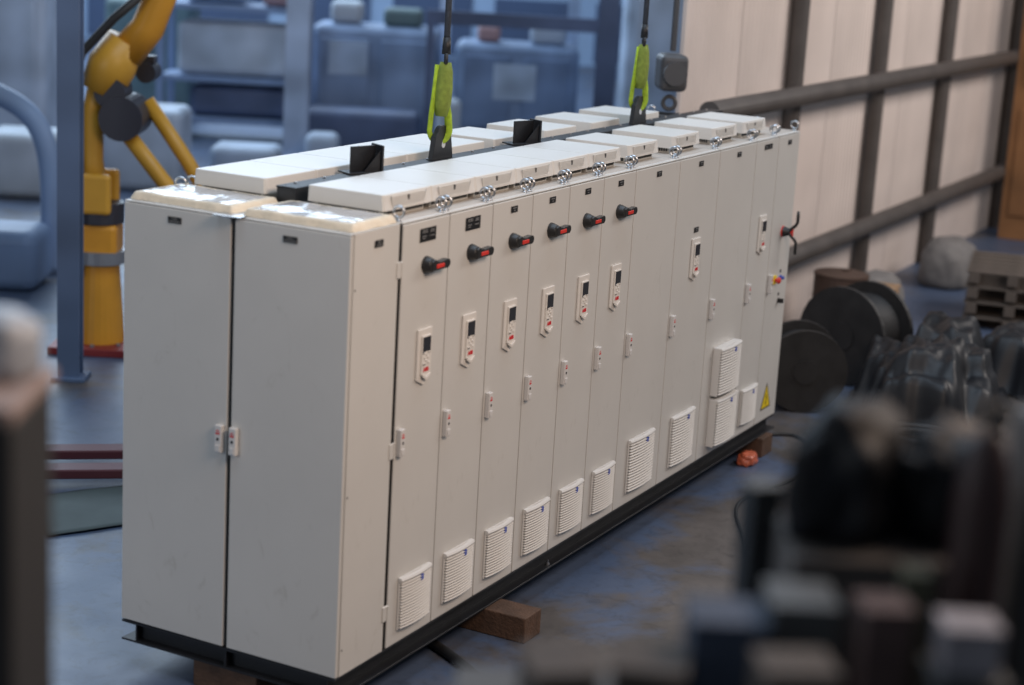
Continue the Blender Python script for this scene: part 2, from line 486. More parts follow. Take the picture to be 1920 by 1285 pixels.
XS = [0.4117, 0.8222, 1.2337, 1.6452, 2.0567, 2.4682, 2.8797, 3.5030, 4.1275, 4.7534, 5.1683, 5.5769]
FRONT = [
    'narrow grey cabinet with three hinges, next to the near corner side panel',
    'second narrow cabinet from the near corner, with a large black nameplate',
    'third narrow cabinet from the near corner, first with a small nameplate above its switch handle',
    'fourth narrow cabinet from the near corner, with switch handle and control panel',
    'fifth narrow cabinet from the near corner, with switch handle and control panel',
    'sixth narrow cabinet from the near corner, the last with a red inlaid switch handle',
    'wide plain cabinet with a single low vent and no control panel',
    'wide cabinet with a control panel under a second small nameplate',
    'wide cabinet with two thick vent grilles stacked one above the other',
    'narrow cabinet with a double nameplate, control panel and small vent near the far end',
    'far end cabinet with yellow warning triangle, emergency stop and two armed handle',
]
fronts = []
for i in range(11):
    x0, w = XS[i], round(XS[i + 1] - XS[i], 4)
    if i < 6: w = .4110
    c = cabinet(FRONT[i], x0, w, False, 'cabinets of the front row'); fronts.append(c)
    wide = i in (6, 7, 8)
    # nameplates
    if i < 2: nameplate(c, .145, 1.892, .138, .062, 'four')
    elif i == 9: nameplate(c, .143, 1.928, .140, .034, 'wide')
    else: nameplate(c, (w - .066) / 2 + .004, 1.925, .066, .032, 'small')
    if i == 7: nameplate(c, .285, 1.523, .066, .032, 'small')
    if i < 6: rotary_handle(c, .209, 1.785)
    if i < 6 or i == 9: control_panel(c, .156, 1.490)
    if i == 7: control_panel(c, .261, 1.488)
    latch(c, .017, .928)
    if i < 6: vent(c, .086, .066, .272, .260, .010, 16)
    elif i in (6, 7): vent(c, .150, .070, .350, .326, .010, 17)
    elif i == 8:
        vent(c, .150, .062, .352, .318, .050, 16)
        vent(c, .150, .400, .352, .318, .050, 16)
    elif i == 9: vent(c, .088, .068, .275, .252, .010, 13)
    if i < 10: hood(c, w / 2 + (.0 if i < 9 else .0), .100)
    eye_bolt(c, .024, .040, R(12) + random.uniform(-.18, .18)); eye_bolt(c, w - .028, .036, R(12) + random.uniform(-.18, .18))

# hinges of the first cabinet, towards the near corner
for k, z in enumerate((1.755, .925, .146)):
    make('hinge', GREY, lambda bm: (bx(bm, -.042, .002, -.006, .004, 0, .074, .002, 1), cyl(bm, (-.006, -.006, .002), (-.006, -.006, .072), .005, None, 10)),
         fronts[0], (0, 0, z), None, 'hinge')

# the far end cabinet: big handle, emergency stop, knobs, warning triangle
c = fronts[10]
h = make('rotary_switch', RED, lambda bm: cyl(bm, (0, 0, 0), (0, -.008, 0), .038, .036, 28), c, (.224, -.0005, 1.329), None, None)
def hubf(bm):
    cyl(bm, (0, -.0102, 0), (0, -.040, 0), .036, .026, 24)
    cyl(bm, (0, -.040, 0), (0, -.052, 0), .022, .018, 24)
make('hub', BLACK, hubf, h)
for s in (1, -1):
    make('handle_arm', BLACK, lambda bm: tube(bm, [(0, -.040, 0), (.004, -.060, s * .022), (.008, -.088, s * .050), (.010, -.098, s * .070), (.010, -.098, s * .105), (.010, -.098, s * .148)],
                                              [.012, .012, .011, .011, .0115, .0105], 10), h, smooth=True)
make('red_web', RED, lambda bm: prism(bm, [(-.056, -.014), (-.078, -.030), (-.078, .030), (-.056, .014)], 'x', -.002, .004), h)
es = make('emergency_stop', YEL, lambda bm: bx(bm, -.026, .026, -.012, 0, -.03, .03, .003), c, (.135, -.0005, 1.004))
make('red_button', RED, lambda bm: (cyl(bm, (0, -.012, 0), (0, -.030, 0), .013, None, 16), cyl(bm, (0, -.030, 0), (0, -.044, 0), .023, .021, 22), cyl(bm, (0, -.044, 0), (0, -.050, 0), .021, .012, 22)), es)
kb = make('blue_knob', BLUE, lambda bm: (cyl(bm, (0, 0, 0), (0, -.010, 0), .017, None, 18), cyl(bm, (0, -.010, 0), (0, -.030, 0), .013, .012, 18)), c, (.255, -.0005, 1.004))
kk = make('selector_knob', BLACK, lambda bm: (cyl(bm, (0, 0, 0), (0, -.010, 0), .017, None, 18), bx(bm, -.006, .006, -.040, -.010, -.016, .016, .002)), c, (.258, -.0005, .842))
for z in (1.050, .888):
    make('marker_plate', PLATE, lambda bm: bx(bm, -.012, .012, -.002, 0, -.010, .010), c, (.256, -.0005, z))
tri = make('warning_triangle', PLATE, lambda bm: prism(bm, [(0, 0), (.192, 0), (.096, .186)], 'y', 0, -.0012), c, (.098, -.0005, .083))
make('yellow_field', YEL, lambda bm: prism(bm, [(.017, .010), (.175, .010), (.096, .164)], 'y', -.0013, -.0018), tri)
make('lightning_bolt', PLATE, lambda bm: prism(bm, [(.106, .126), (.086, .076), (.100, .080), (.092, .044), (.084, .046), (.094, .022), (.108, .044), (.101, .044), (.114, .090), (.099, .086)], 'y', -.0019, -.0023), tri)
# clear eye bolts of the far roof edge, and the trimmed outer side panel
eye_bolt(c, .36, .30, .3); eye_bolt(c, .34, .56, .2)

# ------------------------------------------------------------------ rear row
XR = [.4117 + .4115 * k for k in range(6)] + [2.4692 + .6228 * k for k in range(1, 5)] + [5.5769]
ORD = ['first', 'second', 'third', 'fourth', 'fifth', 'sixth', 'seventh', 'eighth', 'ninth']
for k in range(10):
    x0, w = XR[k], round(XR[k + 1] - XR[k], 4)
    if k < 9:
        lb = ORD[k] + (' cabinet of the rear row from the near end, ' + ('narrow, its hood touching its neighbours' if k < 5 else 'wide, its roof hood standing apart'))
    else: lb = 'hoodless far end cabinet of the rear row with flat bare roof'
    c = cabinet(lb, x0, w, True, 'cabinets of the rear row')
    if k < 9: hood(c, w / 2, 1.150, True)
    if k in (0, 8, 9): eye_bolt(c, .06 if k else .02, 1.17, .2)
    if k == 9: eye_bolt(c, w - .04, 1.10, .4)

# ------------------------------------------------------------------ near end cabinets (doors face the near end)
def end_cabinet(label, ya, yb, side):
    c = thing('end_cabinet', label, 'cabinet', (0, ya, 0), 0, 'cabinets at the near end')
    W = yb - ya
    def body(bm):
        bx(bm, .024, .386 if side else .385, .004 if side else .002, W - .003, 0, HGT, .003, 1)
    make('carcass', GREY, body, c)
    make('door', GREY, lambda bm: bx(bm, 0, .018, .002, W - .002, .003, HGT - .010, .003), c)
    make('gasket', DARK, lambda bm: bx(bm, .0185, .0235, .008, W - .008, .008, HGT - .014), c)
    make('roof_rim', GREY, lambda bm: bx(bm, .003, .022, .002, W - .002, HGT - .007, HGT - .0003, .002, 1), c)
    if side:
        sp = make('side_panel', GREY, lambda bm: bx(bm, .026, .385, 0, .0035, .002, HGT - .004, .0015, 1), c)
        make('panel_rim', GREY, lambda bm: bx(bm, .024, .386, .0005, .012, HGT - .0035, HGT + .001, .0015, 1), c)
        for z in (1.755, .835, .125):
            make('screw', DARK, lambda bm: cyl(bm, (0, .0, 0), (0, -.002, 0), .0042, None, 10), sp, (.040, 0, z), None, 'screw')
        nameplate(c, .182, 1.919, .067, .032, 'three')
        make('gap_shade_block', mat('shaded_grey_filler', (.07, .066, .064), .7), lambda bm: bx(bm, .3865, .4105, .012, .3, .0, HGT - .006), c)  # solid block in the gap, shade put into its dark grey
    return c
ec1 = end_cabinet('near corner cabinet with grey end door and beige side panel', 0, .600, True)
ec2 = end_cabinet('left end cabinet whose grey door has its latch on the right edge', .620, 1.212, False)
for c, y in ((ec1, .270), (ec2, .888 - .62)):
    # plate faces -x; local y along the door
    p = nameplate(c, y + .074, 1.924 if c is ec1 else 1.928, .074, .029, 'end', 'x')
latch(ec1, .592, .930, 'x'); latch(ec2, .050, .930, 'x')
make('gap_shade_filler', DARK, lambda bm: bx(bm, .016, .36, -.0195, -.0005, .0, HGT - .012), ec2)  # black block between the end doors, painted as the gap's shade
eye_bolt(ec2, .36, .56, .5)

pl = make('joining_plate', ZINC, lambda bm: (bx(bm, -.045, .045, -.070, .070, 0, .003, .001, 1), bx(bm, -.045, -.042, -.02, .02, -.008, .0, 0)), None, (0, .622, HGT + .003), (0, 0, .10))
tag(pl, 'small zinc plate bridging the two end cabinets above the door gap', 'plate')

# film covers taped over the open roofs of the end cabinets
def film_cover(label, y0, y1, x0, x1, seed):
    t = thing('film_cover', label, 'cover', (0, y0, HGT + .002))
    D = y1 - y0; Wd = x1 - x0
    def prof(bm):
        NU, NV = 60, 84
        grid = []
        for i in range(NU + 1):
            row = []
            for j in range(NV + 1):
                x = Wd * i / NU; y = D * j / NV
                e = min(x, Wd - x, y, D - y)
                k = min(1, e / .020); hgt = .034 * (k * k * (3 - 2 * k)) ** .6
                q = Vector((x * 9 + seed * 3.1, y * 9, seed))
                hgt += .004 * noise.noise(q * .8) * k + .0015 * noise.noise(q * 3.0) * k
                wob = .006 * noise.noise(Vector((x * 14, y * 14, seed + 5)))
                row.append(bm.verts.new((x0 + x + wob * (1 - k) , y + wob * (1 - k), hgt + (0.0005))))
            grid.append(row)
        return grid, NU, NV
    def tape(bm):
        g, NU, NV = prof(bm)
        bx_ = []
        for i in range(NU):
            for j in range(NV):
                u = min(i, NU - 1 - i) * Wd / NU; v = min(j, NV - 1 - j) * D / NV
                lim = .036 + .010 * noise.noise(Vector((i * .12, j * .12, seed)))
                if min(u, v) < lim:
                    bm.faces.new([g[i][j], g[i + 1][j], g[i + 1][j + 1], g[i][j + 1]])
        bmesh.ops.delete(bm, geom=[v for v in bm.verts if not v.link_faces], context='VERTS')
    def film(bm):
        g, NU, NV = prof(bm)
        for i in range(NU):
            for j in range(NV):
                u = min(i, NU - 1 - i) * Wd / NU; v = min(j, NV - 1 - j) * D / NV
                if min(u, v) >= .026:
                    bm.faces.new([g[i][j], g[i + 1][j], g[i + 1][j + 1], g[i][j + 1]])
        bmesh.ops.delete(bm, geom=[v for v in bm.verts if not v.link_faces], context='VERTS')
        for v in bm.verts:
            q = Vector((v.co.x * 11 + seed, v.co.y * 11, seed * 2))
            v.co.z += -.002 + .007 * abs(noise.noise(q * .5)) + .0012 * abs(noise.noise(q * 1.9))
    make('tape_border', TAPE, tape, t, smooth=True)
    make('film', FILM, film, t, smooth=True)
    return t
film_cover('clear film with cream tape edges on the near corner cabinet roof', .012, .585, .030, .382, 1.0)
film_cover('clear film with cream tape edges on the left end cabinet roof', .640, 1.205, .030, .390, 2.0)

# ------------------------------------------------------------------ lifting beam on the roof
lb = thing('lifting_beam', 'long black steel lifting beam between the two rows of hoods', 'beam', (0, .62, HGT))
def ch(bm):
    bx(bm, .405, 5.55, -.050, .050, .004, .010)
    bx(bm, .405, 5.55, -.050, -.042, .010, .078)
    bx(bm, .405, 5.55, .042, .050, .010, .078)
    bx(bm, .405, 5.55, -.056, .056, .078, .086, .001, 1)
    bx(bm, .405, .412, -.041, .041, .010, .077)
make('channel', BLKSTEEL, ch, lb)
for k in range(22):
    make('bolt', ZINC, lambda bm: cyl(bm, (0, 0, 0), (0, 0, .006), .008, None, 6), lb, (.52 + k * .235, .030, .0865), None, 'bbolt')
for x in (1.775, 4.235):
    def lug(bm):
        pts = [(-.092, 0), (.092, 0), (.070, .110)]
        for i in range(9):
            a = PI * .06 + PI * .88 * i / 8
            pts.append((.052 * math.cos(a), .120 + .042 * math.sin(a)))
        pts.append((-.070, .110))
        prism(bm, pts, 'y', -.012, .012, .002)
    lg = make('lifting_lug', BLKSTEEL, lug, lb, (x, 0, .0865), (0, 0, 0), 'lug', scale=(1.12, 1.2, 1.08))
    make('shackle_hole_disc', mat('pale_hole_brightness', (.55, .58, .62), .6), lambda bm: cyl(bm, (0, -.0125, .070), (0, -.0135, .070), .016, None, 16), lg, (0, 0, 0), None, 'lughole')  # opaque pale disc; brightness seen through the hole is in its colour
for x in (1.045, 2.695):
    b = make('stop_bracket', BLKSTEEL, lambda bm: (bx(bm, -.110, .095, -.055, .055, 0, .008, .001, 1), bx(bm, .070, .080, -.055, .055, .008, .135, .001, 1)), lb, (x, 0, .0865), (0, 0, R(-28)), 'brk')
    make('upright_plate', BLKSTEEL, lambda bm: bx(bm, -.085, .069, -.005, .005, .008, .130, .001, 1), b, (0, 0, 0), (0, 0, R(12)), 'brk2')
    make('gusset', BLKSTEEL, lambda bm: prism(bm, [(.069, .008), (-.02, .008), (.069, .11)], 'y', -.040, -.034), b, (0, 0, 0), None, 'brk3')

# slings and the chains they hang from
BG_ROPE = mat('dark_slate_rope', (.045, .055, .075), .8, vary=.3, vscale=60)
def sling(label, label2, x, lean, grp):
    z0 = HGT + .0865 + .120
    t = thing('lifting_sling', label, 'sling', (x, .62, z0), 0, grp)
    def loop(bm):
        pts = []
        for i in range(17):
            a = -PI * .02 + -PI * .96 * i / 16
            pts.append((.005 + .0 * i, .058 * math.cos(a), .002 + .060 * math.sin(a) + .030))
        # legs run up and meet
        top = (lean * .30, 0, .36)
        pts = [(lean * .30, .012, .36), (lean * .2, .030, .22), (lean * .08, .050, .11)] + pts + [(lean * .08, -.050, .11), (lean * .2, -.030, .22), (lean * .30, -.012, .36)]
        tube(bm, pts, .01, 10, sq=(.020, .011))
    make('webbing', SLING, loop, t, (0, 0, 0), (0, 0, R(62)), smooth=True)
    def wrap(bm):
        tube(bm, [(lean * .06, 0, .10), (lean * .12, 0, .16), (lean * .2, 0, .25), (lean * .27, 0, .33), (lean * .31, 0, .375)], [.030, .046, .047, .040, .028], 14)
    make('sling_sleeve', SLING2, wrap, t, smooth=True)
    ct = thing('crane_rope', label2, 'rope', (x + lean * .31, .62, z0 + .36), 0, 'crane ropes')
    def hook(bm):
        torus(bm, (0, 0, .030), (0.5, -.86, 0), .030, .011, 22, 10)
        cyl(bm, (0, 0, .055), (0, 0, .14), .024, .020, 14)
    make('hook', BLKSTEEL, hook, ct, smooth=True)
    def links(bm):
        tube(bm, [(0, 0, .14), (.004, 0, .5), (-.002, 0, .9), (.002, 0, 1.35)], .017, 12)
    make('rope', BG_ROPE, links, ct, smooth=True)
sling('green lifting sling hung in the nearer lug', 'dark crane rope above the nearer green sling', 1.755, .10, 'green lifting slings')
sling('green lifting sling hung in the farther lug', 'dark crane rope above the farther green sling', 4.225, .06, 'green lifting slings')

# black frame left on the far roof of the rear row
fr = thing('roof_frame', 'flat black frame lying on the bare far roof of the rear row', 'frame', (5.25, .92, HGT + .002), R(8))
make('frame_ring', BLKSTEEL, lambda bm: (bx(bm, -.16, .16, -.12, -.08, 0, .045, .003), bx(bm, -.16, .16, .08, .12, 0, .045, .003), bx(bm, -.16, -.12, -.08, .08, 0, .045), bx(bm, .12, .16, -.08, .08, 0, .045)), fr)
make('frame_mesh', DARK, lambda bm: bx(bm, -.12, .12, -.08, .08, .010, .030), fr)

# ------------------------------------------------------------------ base frame of I beams on timber
bf = thing('base_frame', 'black steel I beam base frame under the cabinets', 'base frame', (0, 0, 0))
def ibeam_x(y0, y1, yw):
    def f(bm):
        bx(bm, 0.0, 5.5769, y0, y1, -.014, -.002, .001, 1)
        bx(bm, 0.012, 5.565, yw - .004, yw + .004, -.094, -.014)
        bx(bm, 0.0, 5.5769, y0 - .012, y1, -.104, -.094, .001, 1)
    return f
make('front_beam', BLKSTEEL, ibeam_x(.004, .104, .054), bf)
make('rear_beam', BLKSTEEL, ibeam_x(1.108, 1.208, 1.13), bf)
def ibeam_y(x0, x1, xw):
    def f(bm):
        bx(bm, x0, x1, .105, 1.107, -.014, -.002)
        bx(bm, xw - .004, xw + .004, .06, 1.150, -.0935, -.0145)
        bx(bm, x0, x1, .105, 1.107, -.1038, -.0942)
    return f
make('end_beam', BLKSTEEL, ibeam_y(.002, .102, .048), bf)
make('end_beam', BLKSTEEL, ibeam_y(5.47, 5.57, 5.52), bf)
make('web_plate', BLKSTEEL, lambda bm: bx(bm, .006, .046, .602, .614, -.0935, -.0145), bf)
for k in range(1):
    make('anchor_bolt', ZINC, lambda bm: (cyl(bm, (0, 0, 0), (0, 0, .012), .010, None, 6), cyl(bm, (0, 0, .012), (0, 0, .03), .005, None, 8)), bf, (2.10, .015, -.0938), None, 'abolt')

def block(label, x0, x1, y0, y1):
    o = make('timber_block', WOOD, lambda bm: bx(bm, -(x1 - x0) / 2, (x1 - x0) / 2, -(y1 - y0) / 2, (y1 - y0) / 2, 0, ZF * -1 - .1045, .006), None,
             ((x0 + x1) / 2, (y0 + y1) / 2, ZF), (0, 0, 0))
    return tag(o, label, 'timber', 'timber blocks under the base frame')
block('brown timber block sticking out under the middle of the base frame', 1.36, 1.54, -.24, 1.3)
block('brown timber block under the middle of the near end beam', .02, .20, .44, .80)
block('brown timber block under the far end of the base frame', 5.24, 5.44, -.05, 1.3)

# ------------------------------------------------------------------ things on the floor
RUB = mat('black_rubber', (.015, .015, .016), .55, vary=.2)
def hose(name, pts, r, material, label, cat):
    P = [Vector(p) for p in pts]; out = []
    for i in range(len(P) - 1):
        a = P[max(i - 1, 0)]; b = P[i]; c_ = P[i + 1]; d = P[min(i + 2, len(P) - 1)]
        for k in range(8):
            t = k / 8
            out.append(.5 * ((2 * b) + (-a + c_) * t + (2 * a - 5 * b + 4 * c_ - d) * t * t + (-a + 3 * b - 3 * c_ + d) * t ** 3))
    out.append(P[-1])
    return tag(make(name, material, lambda bm: tube(bm, out, r, 10), smooth=True), label, cat)
zf = ZF + .026
hose('rubber_hose', [(1.10, .20, zf), (.98, -.02, zf), (.86, -.22, zf), (.72, -.42, zf), (.50, -.70, zf), (.1, -1.1, zf), (-.6, -1.6, zf)], .025, RUB, 'black rubber hose running from under the base across the blue floor', 'hose')
zf = ZF + .012
hose('power_cable', [(5.6, .25, zf), (5.9, -.05, zf), (5.5, -.35, zf), (4.9, -.42, zf), (4.2, -.30, zf), (3.6, -.55, zf), (3.0, -.9, zf), (2.7, -1.6, zf)], .011, RUB, 'black power cable lying along the floor near the far end', 'cable')

def lump(name, material, label, cat, loc, size, seed, rough=.25, nz=2.2, flat=True, group=None, sub=4):
    def f(bm):
        bmesh.ops.create_icosphere(bm, subdivisions=sub, radius=1)
        for v in bm.verts:
            n = v.co.normalized()
            k = 1 + rough * noise.noise(n * nz + Vector((seed, 0, 0))) + rough * .5 * noise.noise(n * nz * 2.7 + Vector((seed, 3, 0))) + rough * .22 * noise.noise(n * nz * 7 + Vector((seed, 9, 1)))
            p = Vector((n.x * abs(n.x) ** -.25 if abs(n.x) > 1e-6 else 0, n.y * abs(n.y) ** -.25 if abs(n.y) > 1e-6 else 0, n.z * abs(n.z) ** -.25 if abs(n.z) > 1e-6 else 0)) * k * .82
            v.co = Vector((p.x * size[0], p.y * size[1], max(-.55, p.z) * size[2] + .55 * size[2]))
    return tag(make(name, material, f, None, loc, smooth=True), label, cat, group)
ORNG = mat('orange_plastic_film', (.50, .12, .06), .3, vary=.2, vscale=20)
lump('plastic_bag', ORNG, 'crumpled orange plastic bag beside the base near the far end', 'bag', (5.05, -.02, ZF), (.11, .07, .06), 2.2)

def sheet(name, label, cat, cx, cy, sx, sy, rz, material, h=.012, bow=.02, seed=0):
    def f(bm):
        n = 14; g = []
        for i in range(n + 1):
            g.append([])
            for j in range(n + 1):
                x = -sx / 2 + sx * i / n; y = -sy / 2 + sy * j / n
                z = h + bow * (noise.noise(Vector((x * 2.2, y * 2.2, seed))) + .5)
                k = .04 * noise.noise(Vector((x * 3, y * 3, seed + 4)))
                g[-1].append(bm.verts.new((x + k, y + k, max(.004, z))))
        for i in range(n):
            for j in range(n): bm.faces.new([g[i][j], g[i + 1][j], g[i + 1][j + 1], g[i][j + 1]])
        r = bmesh.ops.extrude_face_region(bm, geom=list(bm.faces))
        bmesh.ops.translate(bm, vec=(0, 0, .006), verts=[v for v in r['geom'] if isinstance(v, bmesh.types.BMVert)])
    return tag(make(name, material, f, None, (cx, cy, ZF + .001), (0, 0, rz), smooth=True), label, cat)

# clutter at the far end, at the foot of the partition
CRATE = mat('pale_crate_timber', (.30, .19, .11), .7, vary=.25, vscale=6)
SACK = mat('pale_woven_sack', (.17, .16, .155), .8, vary=.12, vscale=8)
TARP = mat('black_wrapping_film', (.004, .0045, .007), .6, vary=.3, vscale=3, bump=.15, bscale=30, spec=.25)
DRUMM = mat('black_cable_drum_board', (.018, .017, .017), .6, vary=.3, vscale=8)
BARR = mat('dark_blue_barrel_steel', (.020, .028, .055), .4, vary=.2)
def cable_drum(label, x, y, r, w, rz):
    t = thing('cable_drum', label, 'cable drum', (x, y, ZF), rz, 'cable drums by the partition')
    for sx in (-1, 1):
        make('flange', DRUMM, lambda bm: (cyl(bm, (sx * w / 2 - .02, 0, r), (sx * w / 2 + .02, 0, r), r, None, 32), cyl(bm, (sx * (w / 2 + .02), 0, r), (sx * (w / 2 + .03), 0, r), r * .3, None, 20)), t)
    def wind(bm):
        n = int(w / .045)
        for k in range(n):
            torus(bm, (-w / 2 + .04 + k * (w - .08) / max(1, n - 1), 0, r), (1, 0, 0), r * .72, .024, 28, 8)
        cyl(bm, (-w / 2, 0, r), (w / 2, 0, r), r * .70, None, 28)
    make('wound_cable', RUB, wind, t, smooth=True)
    return t
def barrel(label, x, y, r, h, m):
    t = thing('steel_barrel', label, 'barrel', (x, y, ZF), 0, 'barrels by the partition')
    make('shell', m, lambda bm: tube(bm, [(0, 0, 0), (0, 0, .02), (0, 0, h * .32), (0, 0, h * .335), (0, 0, h * .35), (0, 0, h * .65), (0, 0, h * .665), (0, 0, h * .68), (0, 0, h - .03), (0, 0, h - .015), (0, 0, h)],
                                     [r * 1.02, r, r, r * 1.03, r, r, r * 1.03, r, r, r * 1.03, r * 1.02], 28), t)
    make('bung', m, lambda bm: cyl(bm, (r * .55, 0, h), (r * .55, 0, h + .015), .035, None, 14), t)
    return t
cable_drum('black cable drum standing right behind the far end of the row', 6.75, .22, .32, .36, .5)
cable_drum('larger black cable drum beside the first one', 7.85, .15, .40, .42, -.25)
barrel('rusty brown barrel by the partition near the timber crate', 9.15, .72, .24, .62, mat('rust_brown_barrel', (.07, .040, .028), .6, vary=.3))
def coil(label, x, y, n, R_):
    t = thing('cable_coil', label, 'cable coil', (x, y, ZF), 0, 'coils of cable on the floor')
    for k in range(n):
        make('loop', RUB, lambda bm: torus(bm, (0, 0, 0), (0, 0, 1), R_, .026, 36, 8), t, (.012 * math.sin(k * 2.3), .012 * math.cos(k * 1.9), .03 + k * .046), (.05 * math.sin(k), .05 * math.cos(k * 1.7), 0), ('coil', R_), smooth=True)
    return t
coil('flat coil of black cable on the floor just past the far end', 5.95, -.95, 4, .24)
coil('wide coil of black cable on the floor toward the right edge', 8.9, -1.1, 5, .32)
lump('sack', SACK, 'pale sack slumped against the partition right of the timber crate', 'sack', (10.25, .72, ZF), (.42, .30, .34), 5.0, .12, 1.6)
lump('sack', SACK, 'farthest pale sack, slumped at the right end of the partition', 'sack', (12.6, .65, ZF), (.5, .33, .36), 6.4, .12, 1.6)
def tarp_heap(label, x, y, sx, sy, hmax, seed, rz):
    def f(bm):
        nx, ny = 90, 64; g = []
        lumps = [(random.Random(seed + k).uniform(-.7, .7), random.Random(seed + 50 + k).uniform(-.65, .65), random.Random(seed + 90 + k).uniform(.22, .5), random.Random(seed + 130 + k).uniform(.45, 1)) for k in range(9)]
        for i in range(nx + 1):
            g.append([])
            for j in range(ny + 1):
                u = -1 + 2 * i / nx; v = -1 + 2 * j / ny
                z = 0
                for a, b, r_, h_ in lumps:
                    q = max(abs(u - a), abs(v - b)) / r_
                    z = max(z, h_ * max(0, min(1, (1.25 - q) / .55)))
                e = min(1, (1 - max(abs(u), abs(v))) / .12)
                p = Vector((u * 2.2, v * 2.2, seed))
                fold = abs(noise.noise(p * 1.6 + Vector((0, 0, 3)))) * .22 + abs(noise.noise(p * 4.1)) * .09
                z = (z * .85 + .10 - fold * (.35 + .65 * z)) * e
                ed = 1 + .10 * noise.noise(Vector((u * 3, v * 3, seed + 8)))
                g[-1].append(bm.verts.new((u * sx * ed, v * sy * ed, max(.006, z * hmax))))
        for i in range(nx):
            for j in range(ny): bm.faces.new([g[i][j], g[i + 1][j], g[i + 1][j + 1], g[i][j + 1]])
        for _ in range(2):
            bmesh.ops.smooth_vert(bm, verts=bm.verts, factor=.5, use_axis_x=True, use_axis_y=True, use_axis_z=True)
    o = make('tarp_heap', TARPG, f, None, (x, y, ZF + .002), (0, 0, rz), smooth=True)
    return tag(o, label, 'covered heap', 'covered heaps')
TARPG = mat('black_plastic_tarp', (.005, .006, .009), .5, vary=.3, vscale=2)
tarp_heap('large heap under a black plastic tarp past the far end of the row', 7.25, -.62, 1.05, .60, .72, 11, .15)
tarp_heap('lower black tarped heap at the right edge beyond the bench', 9.2, -1.35, 1.1, .6, .60, 27, -.2)
gl = thing('pallet_stack', 'low stack of grey brown pallets on the floor at the right', 'pallets', (11.2, -.35, ZF), .2)
PALW = mat('grey_brown_pallet_wood', (.10, .080, .066), .8, vary=.3, vscale=6)
for k in range(4):
    z = k * .145
    for q in range(3):
        make('bearer', PALW, lambda bm: bx(bm, -.6, .6, -.05, .05, 0, .095, .004, 1), gl, (0, -.35 + q * .35, z), None, 'bearer')
    for q in range(6):
        make('board', PALW, lambda bm: bx(bm, -.06, .06, -.42, .42, 0, .022, .003, 1), gl, (-.53 + q * .212, 0, z + .0955), None, 'pboard')
ct = thing('timber_crate', 'small orange brown timber crate between the black heaps and the pale sacks', 'crate', (9.35, .55, ZF), .1)
for k in range(4):
    make('plank', CRATE, lambda bm: bx(bm, -.3, .3, -.25, -.232, 0, .105, .003, 1), ct, (0, 0, .01 + k * .115), None, 'cr1')
    make('plank', CRATE, lambda bm: bx(bm, -.3, .3, .232, .25, 0, .105, .003, 1), ct, (0, 0, .01 + k * .115), None, 'cr2')
    make('plank', CRATE, lambda bm: bx(bm, -.3, -.282, -.23, .23, 0, .105, .003, 1), ct, (0, 0, .01 + k * .115), None, 'cr3')
    make('plank', CRATE, lambda bm: bx(bm, .282, .3, -.23, .23, 0, .105, .003, 1), ct, (0, 0, .01 + k * .115), None, 'cr4')
make('lid', CRATE, lambda bm: bx(bm, -.31, .31, -.26, .26, .47, .49, .003, 1), ct)

# ------------------------------------------------------------------ pinkish partition with dark frame, right of the row
WALLM = mat('pinkish_beige_cladding', (.64, .555, .51), .55, vary=.16, vscale=.6, vdetail=3)
FRM = mat('dark_brown_frame_steel', (.075, .065, .060), .55, vary=.2)
YW = 1.27
pw = thing('partition_wall', 'pinkish ribbed partition with a dark steel frame, right of the cabinets', 'wall', (6.45, YW, ZF))
def panel_rib(bm, W=1.16, Hh=4.2):
    bx(bm, 0, W, 0, .03, 0, Hh)
    n = 12
    for i in range(n):
        x = W * (i + .5) / n
        prism(bm, [(x - .034, .0), (x - .018, -.007), (x + .018, -.007), (x + .034, .0)], 'z', 0, Hh)
for k in range(12):
    make('panel', WALLM, panel_rib, pw, (k * 1.175, 0, 0), None, 'wpanel')
for x in (2.30, 4.75, 7.20, 10.45):
    make('post', FRM, lambda bm: tube(bm, [(0, -.085, 0), (0, -.085, 4.3)], .078, 18), pw, (x, 0, 0), None, 'wpost')
for z in (.80, 2.20, 3.6):
    make('rail', FRM, lambda bm: tube(bm, [(0, -.245, 0), (14.1, -.245, 0)], .085, 18), pw, (0, 0, z), None, 'wrail')
OCH = mat('orange_brown_timber', (.26, .12, .045), .7, vary=.2, vscale=2)
ob = make('door_leaf', OCH, lambda bm: (bx(bm, 0, .09, -1.1, 0, 0, 3.6, .004, 1), bx(bm, -.03, 0, -1.0, -.1, .3, 1.6, .004, 1), bx(bm, -.03, 0, -1.0, -.1, 1.9, 3.3, .004, 1)), None, (16.1, .95, ZF), (0, 0, .0))
tag(ob, 'tall orange brown timber door leaf at the right edge', 'door')

# hoist block hanging beyond the far end
hb = thing('hoist_block', 'dark grey hoist block hanging above the far end of the row', 'hoist', (5.80, 1.08, 2.10))
HB = mat('dark_grey_hoist_casting', (.06, .06, .065), .5)
make('housing', HB, lambda bm: (bx(bm, -.13, .13, -.10, .10, .06, .32, .04, 3), cyl(bm, (-.17, 0, .19), (.17, 0, .19), .085, None, 20)), hb, (0, 0, 0), (0, 0, .6))
make('lifting_chain', HB, lambda bm: cyl(bm, (0, 0, .34), (0, 0, 2.2), .022, None, 10), hb)
make('hook', HB, lambda bm: torus(bm, (0, 0, -.03), (1, .4, 0), .045, .016, 18, 8), hb, smooth=True)

